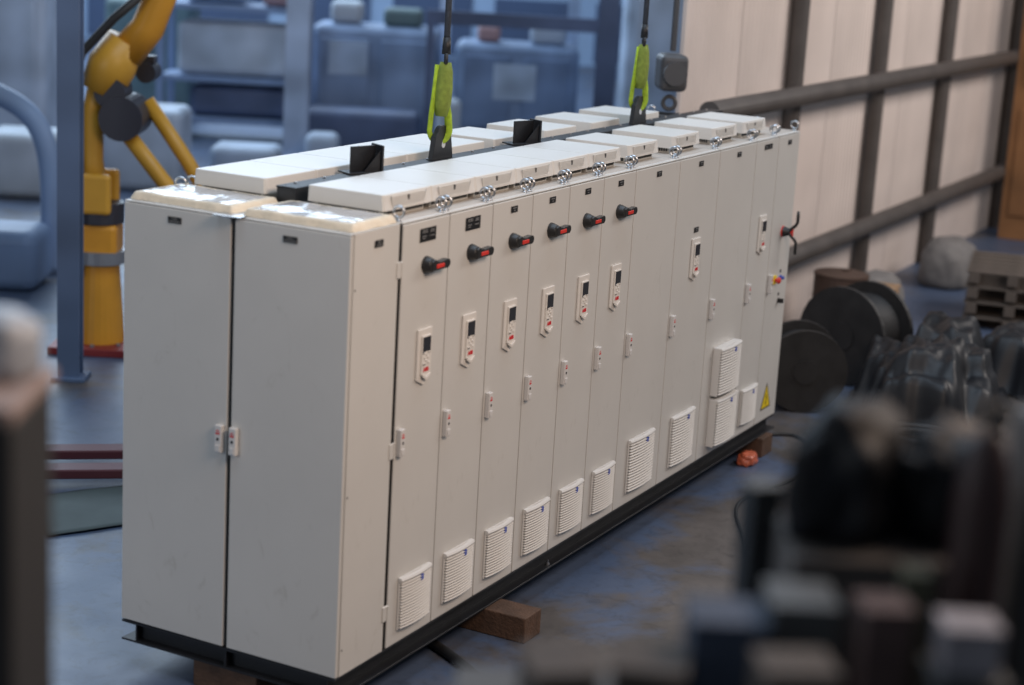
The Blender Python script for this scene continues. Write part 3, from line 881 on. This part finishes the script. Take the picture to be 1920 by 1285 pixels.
# ------------------------------------------------------------------ hall behind: far wall, racks, machines
YAW = R(-61.731 + 0)
FW = thing('far_wall', 'pale blue grey rear wall of the hall far behind everything', 'wall', (30.5, 21.5, ZF), YAW)
FWM = mat('pale_blue_wall_panel', (.24, .34, .50), .6, vary=.12, vscale=.4)  # hazy cool daylight is put into this blue
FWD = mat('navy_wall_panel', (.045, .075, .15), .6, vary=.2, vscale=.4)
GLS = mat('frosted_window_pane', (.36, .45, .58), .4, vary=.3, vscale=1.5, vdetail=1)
make('wall_sheet', FWM, lambda bm: bx(bm, -16, 16, 0, .2, 0, 7), FW)
for k in range(13):
    xx = -15 + k * 2.45
    make('window_pane', GLS, lambda bm: bx(bm, 0, 1.9, -.05, -.004, 2.0, 4.6), FW, (xx, 0, 0), None, 'fpane')
    make('wall_panel', FWD, lambda bm: bx(bm, 0, 1.9, -.05, -.004, .1, 1.5), FW, (xx + .2, 0, 0), None, 'fpan')

# colours for background goods; cool daylight and haze put into the blues
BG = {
    'pale': mat('hazy_pale_blue_grey', (.36, .44, .56), .55, vary=.34, vscale=1.3, vdetail=1.5),
    'mid': mat('hazy_mid_blue', (.20, .28, .43), .5, vary=.34, vscale=1.3, vdetail=1.5),
    'deep': mat('hazy_deep_blue', (.15, .22, .36), .5, vary=.34, vscale=1.3, vdetail=1.5),
    'navy': mat('hazy_navy', (.075, .105, .19), .5, vary=.34, vscale=1.3, vdetail=1.5),
    'white': mat('hazy_white_board', (.40, .46, .54), .6, vary=.34, vscale=1.3, vdetail=1.5),
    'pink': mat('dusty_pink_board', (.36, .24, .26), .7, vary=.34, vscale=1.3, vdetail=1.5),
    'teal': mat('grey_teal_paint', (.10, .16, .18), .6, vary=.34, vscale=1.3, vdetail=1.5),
    'steel': mat('hazy_blue_grey_column', (.085, .125, .21), .5, vary=.34, vscale=1.3, vdetail=1.5),
    'lcol': mat('hazy_light_blue_column', (.36, .45, .60), .5, vary=.34, vscale=1.3, vdetail=1.5),
}
RACKM = mat('blue_rack_steel', (.17, .24, .38), .5, vary=.1)
def U(v): return Vector((math.cos(YAW), math.sin(YAW), 0)) * v     # right, seen from the front
def D(v): return Vector((-math.sin(YAW), math.cos(YAW), 0)) * v    # away
CB = Vector((-6.3131, -4.0689, 0))
def ground(right, away): p = CB + U(right) + D(away); return (p.x, p.y, ZF)

def rack(label, right, away, W, H, levels):
    t = thing('storage_rack', label, 'rack', ground(right, away), YAW, 'storage racks in the hall behind')
    for sx in (-1, 1):
        for sy in (0, 1):
            make('upright', RACKM, lambda bm: bx(bm, -.05, .05, -.05, .05, 0, H, .004, 1), t, (sx * W / 2, sy * .9, 0), None, ('ru', H))
    for z in levels:
        make('shelf', RACKM, lambda bm: bx(bm, -W / 2, W / 2, -.03, .93, -.08, 0, .004, 1), t, (0, 0, z), None, ('rs', W))
    return t
def goods(name, label, cat, right, away, z, w, d, h, m, group='goods on the racks behind'):
    p = ground(right, away)
    def f(bm):
        bx(bm, -w / 2, w / 2, 0, d, 0, h, min(.11, h * .3, w * .3), 5)
    o = make(name, BG[m], f, None, (p[0], p[1], ZF + z), (0, 0, YAW))
    return tag(o, label, cat, group)

# at depth A a picture column u (1920 wide) sits at right=(u-960)/3410*A
def ru(u, A): return (u - 960) / 3410 * A
A1 = 27.0
rack('blue rack behind the yellow arm, its shelves loaded with pale boxes', ru(455, A1), A1, 2.1, 3.2, (.35, .95, 2.0))
goods('white_crate', 'large pale crate on the middle shelf of the rack behind the yellow arm', 'crate', ru(455, A1), A1 + .08, .96, 1.65, .8, .78, 'white')
goods('dark_bin', 'low dark bin on the bottom shelf of the rack behind the yellow arm', 'bin', ru(470, A1), A1 + .08, .36, 1.5, .8, .45, 'navy')
goods('pink_carton', 'dusty pink carton on the top shelf of the rack behind the yellow arm', 'carton', ru(540, A1), A1 + .1, 2.01, .55, .7, .6, 'pink')
goods('blue_crate', 'blue crate on the top shelf of the rack behind the yellow arm', 'crate', ru(420, A1), A1 + .1, 2.01, .9, .7, .5, 'mid')
def column(label, right, away, w, h, m):
    t = thing('steel_column', label, 'column', ground(right, away), YAW, 'columns of the hall')
    make('shaft', BG[m], lambda bm: (bx(bm, -w / 2, w / 2, -w / 2, -w / 2 + .03, 0, h), bx(bm, -w / 2, w / 2, w / 2 - .03, w / 2, 0, h), bx(bm, -.03, .03, -w / 2 + .03, w / 2 - .03, 0, h)), t)
    make('foot_plate', BG[m], lambda bm: bx(bm, -w * .8, w * .8, -w * .8, w * .8, .0, .03, .004, 1), t, (0, 0, .0))
    return t
column('light blue column between the pale crates and the blue machines behind', ru(578, 25.5), 25.5, .32, 6, 'lcol')
column('dark navy column behind the farther green sling', ru(1150, 24), 24, .26, 6, 'navy')
column('blue grey steel column at the left edge beside the yellow arm', ru(156, 13.2), 13.2, .16, 5, 'steel')

def machine(label, right, away, w, h, m1, m2, win=None):
    t = thing('machine_cabinet', label, 'machine', ground(right, away), YAW, 'machines in the hall behind')
    make('body', BG[m1], lambda bm: bx(bm, -w / 2, w / 2, 0, 1.0, .12, h, .14, 5), t)
    make('plinth', BG['navy'], lambda bm: bx(bm, -w / 2 + .06, w / 2 - .06, .05, .95, 0, .12), t)
    n = max(1, int(w / .9))
    for k in range(n):
        ww = (w - .1) / n
        make('door', BG[m2], lambda bm: bx(bm, .09, ww - .09, -.03, .03, .3, h - .2, .028, 4), t, (-w / 2 + .05 + k * ww, 0, 0), None, ('md', m2, round(ww, 3), h))
    if win:
        make('window_pane', GLS, lambda bm: bx(bm, win[0], win[1], -.04, -.022, win[2], win[3], .004, 1), t)
    return t
machine('large mid blue machine cabinet left of the nearer green sling', ru(720, 28), 28, 1.95, 1.75, 'mid', 'mid', (-.7, -.1, 1.0, 1.5))
goods('dark_trolley', 'dark low trolley in front of the large blue machine cabinet', 'trolley', ru(700, 26.5), 26.5, 0, 1.7, .7, .62, 'navy', 'floor goods behind the row')
machine('blue machine cabinet with a pale window right of the nearer green sling', ru(985, 28), 28, 1.9, 1.6, 'mid', 'deep', (-.35, .3, .75, 1.3))
machine('tall pale machine cabinet behind the farther green sling', ru(1235, 27), 27, .85, 2.9, 'pale', 'pale')
goods('white_drum_box', 'pale box on the floor at the foot of the light blue column', 'box', ru(625, 24.5), 24.5, 0, .45, .5, .5, 'pale', 'floor goods behind the row')
for nm, lb, u_, A_, z_, w_, h_, m_ in (
    ('small_box', 'small pale box on top of the large mid blue machine', 665, 28.1, 1.751, .5, .35, 'white'),
    ('small_box', 'small teal box on top of the large mid blue machine', 770, 28.1, 1.751, .6, .28, 'teal'),
    ('small_box', 'small pale box on top of the machine with the pale window', 1040, 28.1, 1.601, .55, .3, 'pale'),
    ('small_box', 'small pink box on top of the machine with the pale window', 930, 28.1, 1.601, .35, .25, 'pink'),
    ('small_box', 'pale box on the floor between the two blue machines', 862, 26, 0, .35, .9, 'white'),
    ('small_box', 'pale low box on the floor in front of the navy column', 1095, 23.5, 0, .6, .45, 'white')):
    goods(nm, lb, 'box', ru(u_, A_), A_, z_, w_, .5, h_, m_, 'small boxes in the hall behind')
column('thin pale column between the large blue machine and the small pale box', ru(848, 29.5), 29.5, .18, 6, 'lcol')
column('thin pale column right of the machine with the pale window', ru(1085, 29.5), 29.5, .18, 6, 'lcol')
gd = thing('crane_girder', 'dark blue girder across the hall above the blue machines', 'girder', ground(ru(985, 27), 26.7), YAW)
make('web', BG['navy'], lambda bm: bx(bm, -1.35, 1.45, 0, .10, 1.92, 2.12, .004, 1), gd)
make('support', BG['navy'], lambda bm: bx(bm, -1.33, -1.23, .0, .09, 0, 1.918), gd)
make('support', BG['navy'], lambda bm: bx(bm, 1.33, 1.43, .0, .09, 0, 1.918), gd)
# far left: pallets of pale goods and a blue duct
A2 = 21.0
machine('pale tall machine cabinet at the left edge above the white bag', ru(45, 24), 24, .9, 2.5, 'pale', 'pale')
goods('pallet_box', 'pale pallet box on the floor left of the blue grey column', 'box', ru(50, A2), A2, 0, .85, .9, .75, 'white', 'floor goods at the left')
goods('pallet_box', 'deep blue pallet box at the left edge above the white bag', 'box', ru(25, 16), 16, 0, .60, .7, .55, 'deep', 'floor goods at the left')
goods('pallet_box', 'mid blue pallet box between the column and the yellow robot foot', 'box', ru(285, 22), 22, 0, 1.0, .9, 1.0, 'pale', 'floor goods at the left')
goods('dark_cupboard', 'dark teal cupboard right of the yellow arm near the top edge', 'cupboard', ru(300, 29), 29, 0, 1.4, .8, 1.9, 'teal', 'floor goods behind the row')
goods('pallet_box', 'pale pallet box low behind the first rear hoods', 'box', ru(480, 23.5), 23.5, 0, .9, .7, .40, 'pale', 'floor goods behind the row')
pA = [ground(ru(-60, 17), 17), ground(ru(20, 17), 17), ground(ru(90, 17), 17), ground(ru(118, 17), 17)]
hose('air_duct', [(pA[0][0], pA[0][1], 1.50), (pA[1][0], pA[1][1], 1.42), (pA[2][0], pA[2][1], 1.18), (pA[3][0], pA[3][1], .7), (pA[3][0], pA[3][1], ZF)], .10, BG['mid'], 'curved blue air duct left of the blue grey column', 'duct')

# ------------------------------------------------------------------ yellow robot behind the left end
YR = mat('robot_yellow_paint', (.55, .29, .03), .42, vary=.08)
YO = mat('robot_orange_paint', (.60, .27, .02), .42, vary=.08)
DKJ = mat('dark_joint_casting', (.03, .03, .04), .45)
AR = 14.2
def rp(u, v):   # right and height at the robot's depth
    return ((u - 960) / 3410 * AR, (v))
rb = thing('industrial_robot', 'yellow industrial robot arm standing behind the left end cabinet', 'robot', ground(ru(212, AR), AR), YAW)
K = 3410 / AR
def rz(v, u): return 3.357 - ZF - (v + 214 - (u - 200) * .058) / K     # height above floor for a picture row
def rx(u): return (u - 190) / K
make('pedestal', YO, lambda bm: (cyl(bm, (0, 0, .06), (0, 0, .75), .20, .15, 24), bx(bm, -.16, .16, -.16, .16, .75, 1.02, .04)), rb)
make('foot_plate', mat('dark_red_foot', (.22, .02, .02), .5), lambda bm: bx(bm, -.34, .34, -.34, .34, 0, .06, .006, 1), rb)
make('turret', DKJ, lambda bm: (cyl(bm, (0, 0, 1.02), (0, 0, 1.18), .19, None, 24),), rb)
make('lower_arm', YR, lambda bm: tube(bm, [(-.03, 0, 1.15), (-.06, 0, 1.5), (-.055, .0, 1.9), (.02, 0, 2.18)], [.11, .085, .08, .10], 14), rb, smooth=True)
make('elbow_joint', DKJ, lambda bm: (cyl(bm, (.20, -.22, 1.86), (.20, .22, 1.86), .17, None, 24), cyl(bm, (.10, -.15, 2.05), (.10, .15, 2.05), .12, None, 20)), rb)
make('counterweight', YR, lambda bm: (tube(bm, [(.00, 0, 2.05), (.09, 0, 2.25), (.20, 0, 2.45)], [.16, .19, .15], 16)), rb, smooth=True)
make('upper_arm', YO, lambda bm: tube(bm, [(.20, 0, 2.35), (.36, 0, 2.55), (.48, 0, 2.85), (.56, 0, 3.2)], [.14, .13, .12, .11], 14), rb, smooth=True)
make('strut', YR, lambda bm: tube(bm, [(.18, -.10, 1.80), (.50, -.10, 1.40), (.86, -.10, .98)], .062, 12), rb, smooth=True)
make('strut', YR, lambda bm: tube(bm, [(.34, .12, 1.98), (.66, .12, 1.52), (.93, .12, 1.08)], .058, 12), rb, smooth=True)
GRYC = mat('grey_machined_ring', (.30, .31, .33), .35, .6)
make('bearing_ring', GRYC, lambda bm: cyl(bm, (0, 0, .70), (0, 0, .80), .21, None, 28), rb)
make('motor', DKJ, lambda bm: (cyl(bm, (-.20, -.05, 1.22), (-.20, -.05, 1.50), .075, None, 18), cyl(bm, (-.20, -.05, 1.50), (-.20, -.05, 1.54), .05, None, 18)), rb)
make('motor', DKJ, lambda bm: (cyl(bm, (.30, .24, 2.18), (.30, .50, 2.18), .08, None, 18), bx(bm, .24, .36, .30, .44, 2.25, 2.31, .01)), rb)
make('side_housing', YR, lambda bm: (bx(bm, -.13, .12, -.20, -.12, 1.10, 1.42, .03), bx(bm, -.13, .12, .12, .20, 1.10, 1.42, .03)), rb)
make('hose_bundle', RUB, lambda bm: tube(bm, [(-.14, -.20, .62), (-.22, -.22, 1.0), (-.20, -.20, 1.5), (-.22, -.16, 1.95), (-.10, -.20, 2.35), (.14, -.20, 2.62), (.40, -.16, 2.86)], .035, 10), rb, smooth=True)
for k in range(8):
    make('bolt', GRYC, lambda bm: cyl(bm, (0, 0, 0), (0, 0, .02), .018, None, 6), rb, (.27 * math.cos(k * PI / 4), .27 * math.sin(k * PI / 4), .0605), None, 'rbolt')
make('wrist', YO, lambda bm: (cyl(bm, (.90, -.2, .98), (.90, .2, .98), .12, None, 20), cyl(bm, (.92, 0, .90), (1.0, 0, .60), .09, .06, 16)), rb)

# low red rail and green mat on the floor between column and robot
MATG = mat('grey_green_floor_mat', (.072, .090, .088), .8, vary=.15)
sheet('floor_mat', 'grey green mat on the floor left of the end cabinet', 'mat', 1.72, 2.75, 1.0, .7, -.5, MATG, h=.006, bow=.006, seed=8)
REDR = mat('dull_red_paint', (.10, .022, .028), .55)
rr = thing('pallet_truck', 'dull red pallet truck on the floor left of the end cabinet', 'pallet truck', (2.15, 3.25, ZF), R(-50))
for y in (-.2, .2):
    make('fork', REDR, lambda bm: bx(bm, -.6, .5, -.08, .08, .06, .12, .01), rr, (0, y, 0), None, 'fork')
make('chassis', REDR, lambda bm: bx(bm, .5, .68, -.28, .28, .05, .38, .03), rr)
make('wheel', RUB, lambda bm: cyl(bm, (.60, -.12, .09), (.60, .12, .09), .09, None, 20), rr)
make('drawbar', BLKSTEEL, lambda bm: tube(bm, [(.62, 0, .3), (.78, 0, .75), (.85, 0, 1.1)], .022, 10), rr)

# ------------------------------------------------------------------ foreground: dark cupboard with a bag at the left, rack with black bundle at the right
def part_box(bm, w, d, h, bev=.006):
    bx(bm, -w / 2, w / 2, -d / 2, d / 2, 0, h, bev)
# raised platform the picture is taken from: only what stands on it shows
pf = make('platform', mat('grey_platform_plate', (.12, .12, .125), .6), lambda bm: bx(bm, -2.2, 2.2, -2.6, 3.75, 1.25, 1.35), None, (CB.x, CB.y, 0), (0, 0, YAW))
pf['kind'] = 'structure'
for sx in (-1, 1):
    for ay in (-2.4, 3.55):
        make('support', FRM, lambda bm: bx(bm, -.08, .08, -.08, .08, ZF, 1.249), pf, (sx * 2.1, ay, 0), None, 'pfsup')
wb = thing('work_bench', 'low dark work bench carrying the clutter in the right foreground', 'bench', (-3.45, -3.20, 1.351), YAW)
BEN = mat('dark_bench_top', (.04, .035, .032), .6, vary=.2)
make('bench_top', BEN, lambda bm: bx(bm, -.62, .62, -.42, .36, .529, .575, .004, 1), wb)
for sx in (-.55, .55):
    for sy in (-.36, .30):
        make('leg', BEN, lambda bm: bx(bm, -.03, .03, -.03, .03, 0, .528), wb, (sx, sy, 0), None, 'bleg')
ZB = 1.9265
FG = {k: mat('bench_' + k, c, r_, vary=.25, vscale=9) for k, c, r_ in (
    ('warm_grey_board', (.075, .065, .061), .8), ('brown_board', (.055, .043, .036), .8), ('slate_blue_tin', (.038, .054, .090), .8),
    ('dark_grey_tin', (.040, .043, .046), .5), ('dark_red_paint', (.022, .006, .006), .55), ('white_board', (.22, .21, .235), .7),
    ('pale_cloth', (.12, .11, .105), .9), ('mid_grey_cloth', (.07, .07, .075), .9), ('pink_board', (.065, .040, .038), .8), ('olive_board', (.045, .048, .030), .8))}
def carton(name, label, cat, x, y, z, w, d, h, m, rz=0.0, group='clutter on the foreground bench'):
    t = thing(name, label, cat, (x, y, z), YAW + rz, group)
    make('body', FG[m], lambda bm: part_box(bm, w, d, h - .008, .004), t)
    make('lid', FG[m], lambda bm: (bx(bm, -w / 2 - .002, w / 2 + .002, -d / 2 - .002, -.001, h - .0075, h, .001, 1), bx(bm, -w / 2 - .002, w / 2 + .002, .001, d / 2 + .002, h - .0075, h, .001, 1)), t)
    return t
carton('wide_carton', 'wide warm grey carton under the black case in the right foreground', 'carton', -3.300, -3.231, ZB, .291, .22, .380, 'warm_grey_board')
lump('black_bag', TARP, 'large sagging black plastic bag on the wide grey carton in the right foreground', 'bag', (-3.262, -3.175, ZB + .381), (.160, .115, .165), 7.7, .28, 1.5, group='clutter on the foreground bench')
lump('black_bag', TARP, 'smaller black plastic bag between the wide grey carton and the gas bottle', 'bag', (-3.225, -3.335, ZB + .381), (.090, .095, .145), 2.9, .26, 1.7, group='clutter on the foreground bench')
zc = ZB + .381
lump('rag_bundle', FG['mid_grey_cloth'], 'crumpled dark grey cloth behind the large black bag', 'cloth', (-3.135, -3.165, ZB), (.10, .085, .40), 3.9, .16, 2.0, group='clutter on the foreground bench')
lump('pale_sack', FG['pale_cloth'], 'tall crumpled pale sack behind the gas bottle', 'sack', (-3.105, -3.335, ZB), (.10, .085, .42), 4.7, .14, 2.0, group='clutter on the foreground bench')
gb = thing('gas_bottle', 'dark red gas bottle right of the black case in the foreground', 'gas bottle', (-3.373, -3.438, ZB), YAW)
make('bottle_body', FG['dark_red_paint'], lambda bm: tube(bm, [(0, 0, 0), (0, 0, .02), (0, 0, .52), (0, 0, .58), (0, 0, .62), (0, 0, .64)], [.045, .048, .048, .040, .024, .014], 24), gb, smooth=True)
make('valve', BEN, lambda bm: (cyl(bm, (0, 0, .64), (0, 0, .675), .014, None, 12), cyl(bm, (-.025, 0, .675), (.025, 0, .675), .010, None, 12)), gb)
carton('black_box', 'black box under the small white box in the right foreground', 'box', -3.611, -3.495, ZB, .117, .11, .312, 'dark_grey_tin')
carton('white_box', 'small white box in front of the red gas bottle', 'box', -3.605, -3.490, ZB + .313, .089, .08, .080, 'white_board')
carton('blue_box', 'slate blue box on the bench left of the wide grey carton', 'box', -3.689, -3.122, ZB, .123, .12, .350, 'slate_blue_tin')
carton('grey_box', 'dark grey box right of the slate blue box', 'box', -3.634, -3.226, ZB, .105, .12, .386, 'dark_grey_tin')
carton('brown_carton', 'leftmost brown carton at the bottom edge of the picture', 'carton', -3.869, -2.914, ZB, .106, .12, .276, 'brown_board', .2)
carton('brown_carton', 'brown carton at the bottom edge right of the leftmost one', 'carton', -3.799, -3.043, ZB, .115, .12, .288, 'brown_board', -.15)
carton('brown_carton', 'brown carton at the bottom edge in front of the dark grey box', 'carton', -3.826, -3.288, ZB, .113, .10, .352, 'brown_board', .1)
carton('pink_carton', 'dull pink carton between the brown carton and the black box', 'carton', -3.618, -3.357, ZB, .080, .08, .398, 'pink_board', .1)
carton('olive_carton', 'narrow olive carton behind the dull pink carton', 'carton', -3.500, -3.372, ZB, .045, .05, .420, 'olive_board')
carton('tall_canister', 'tall dark canister behind the slate blue box', 'canister', -3.200, -2.992, ZB, .060, .06, .415, 'dark_grey_tin', .3)
carton('black_crate', 'tall black crate at the right edge of the foreground bench', 'crate', -3.055, -3.49, ZB, .115, .16, .60, 'dark_grey_tin')
db = thing('dark_bin', 'dark bin in the left foreground under the white bag', 'bin', (-4.01, -1.739, 1.351), YAW)
CPM = mat('dark_brown_black_steel', (.018, .017, .017), .5, vary=.2)
make('body', CPM, lambda bm: part_box(bm, .312, .30, 1.10, .01), db)
make('lid', mat('pinkish_bin_lid', (.30, .215, .185), .6), lambda bm: part_box(bm, .322, .31, .032, .008), db, (0, 0, 1.101))
lump('plastic_bag', mat('white_plastic_bag', (.36, .38, .42), .4, vary=.08, vscale=5), 'white plastic bag lying on the dark bin in the left foreground', 'bag', (-3.905, -1.770, 1.351 + 1.134), (.085, .085, .085), 3.3, .15, 1.5)
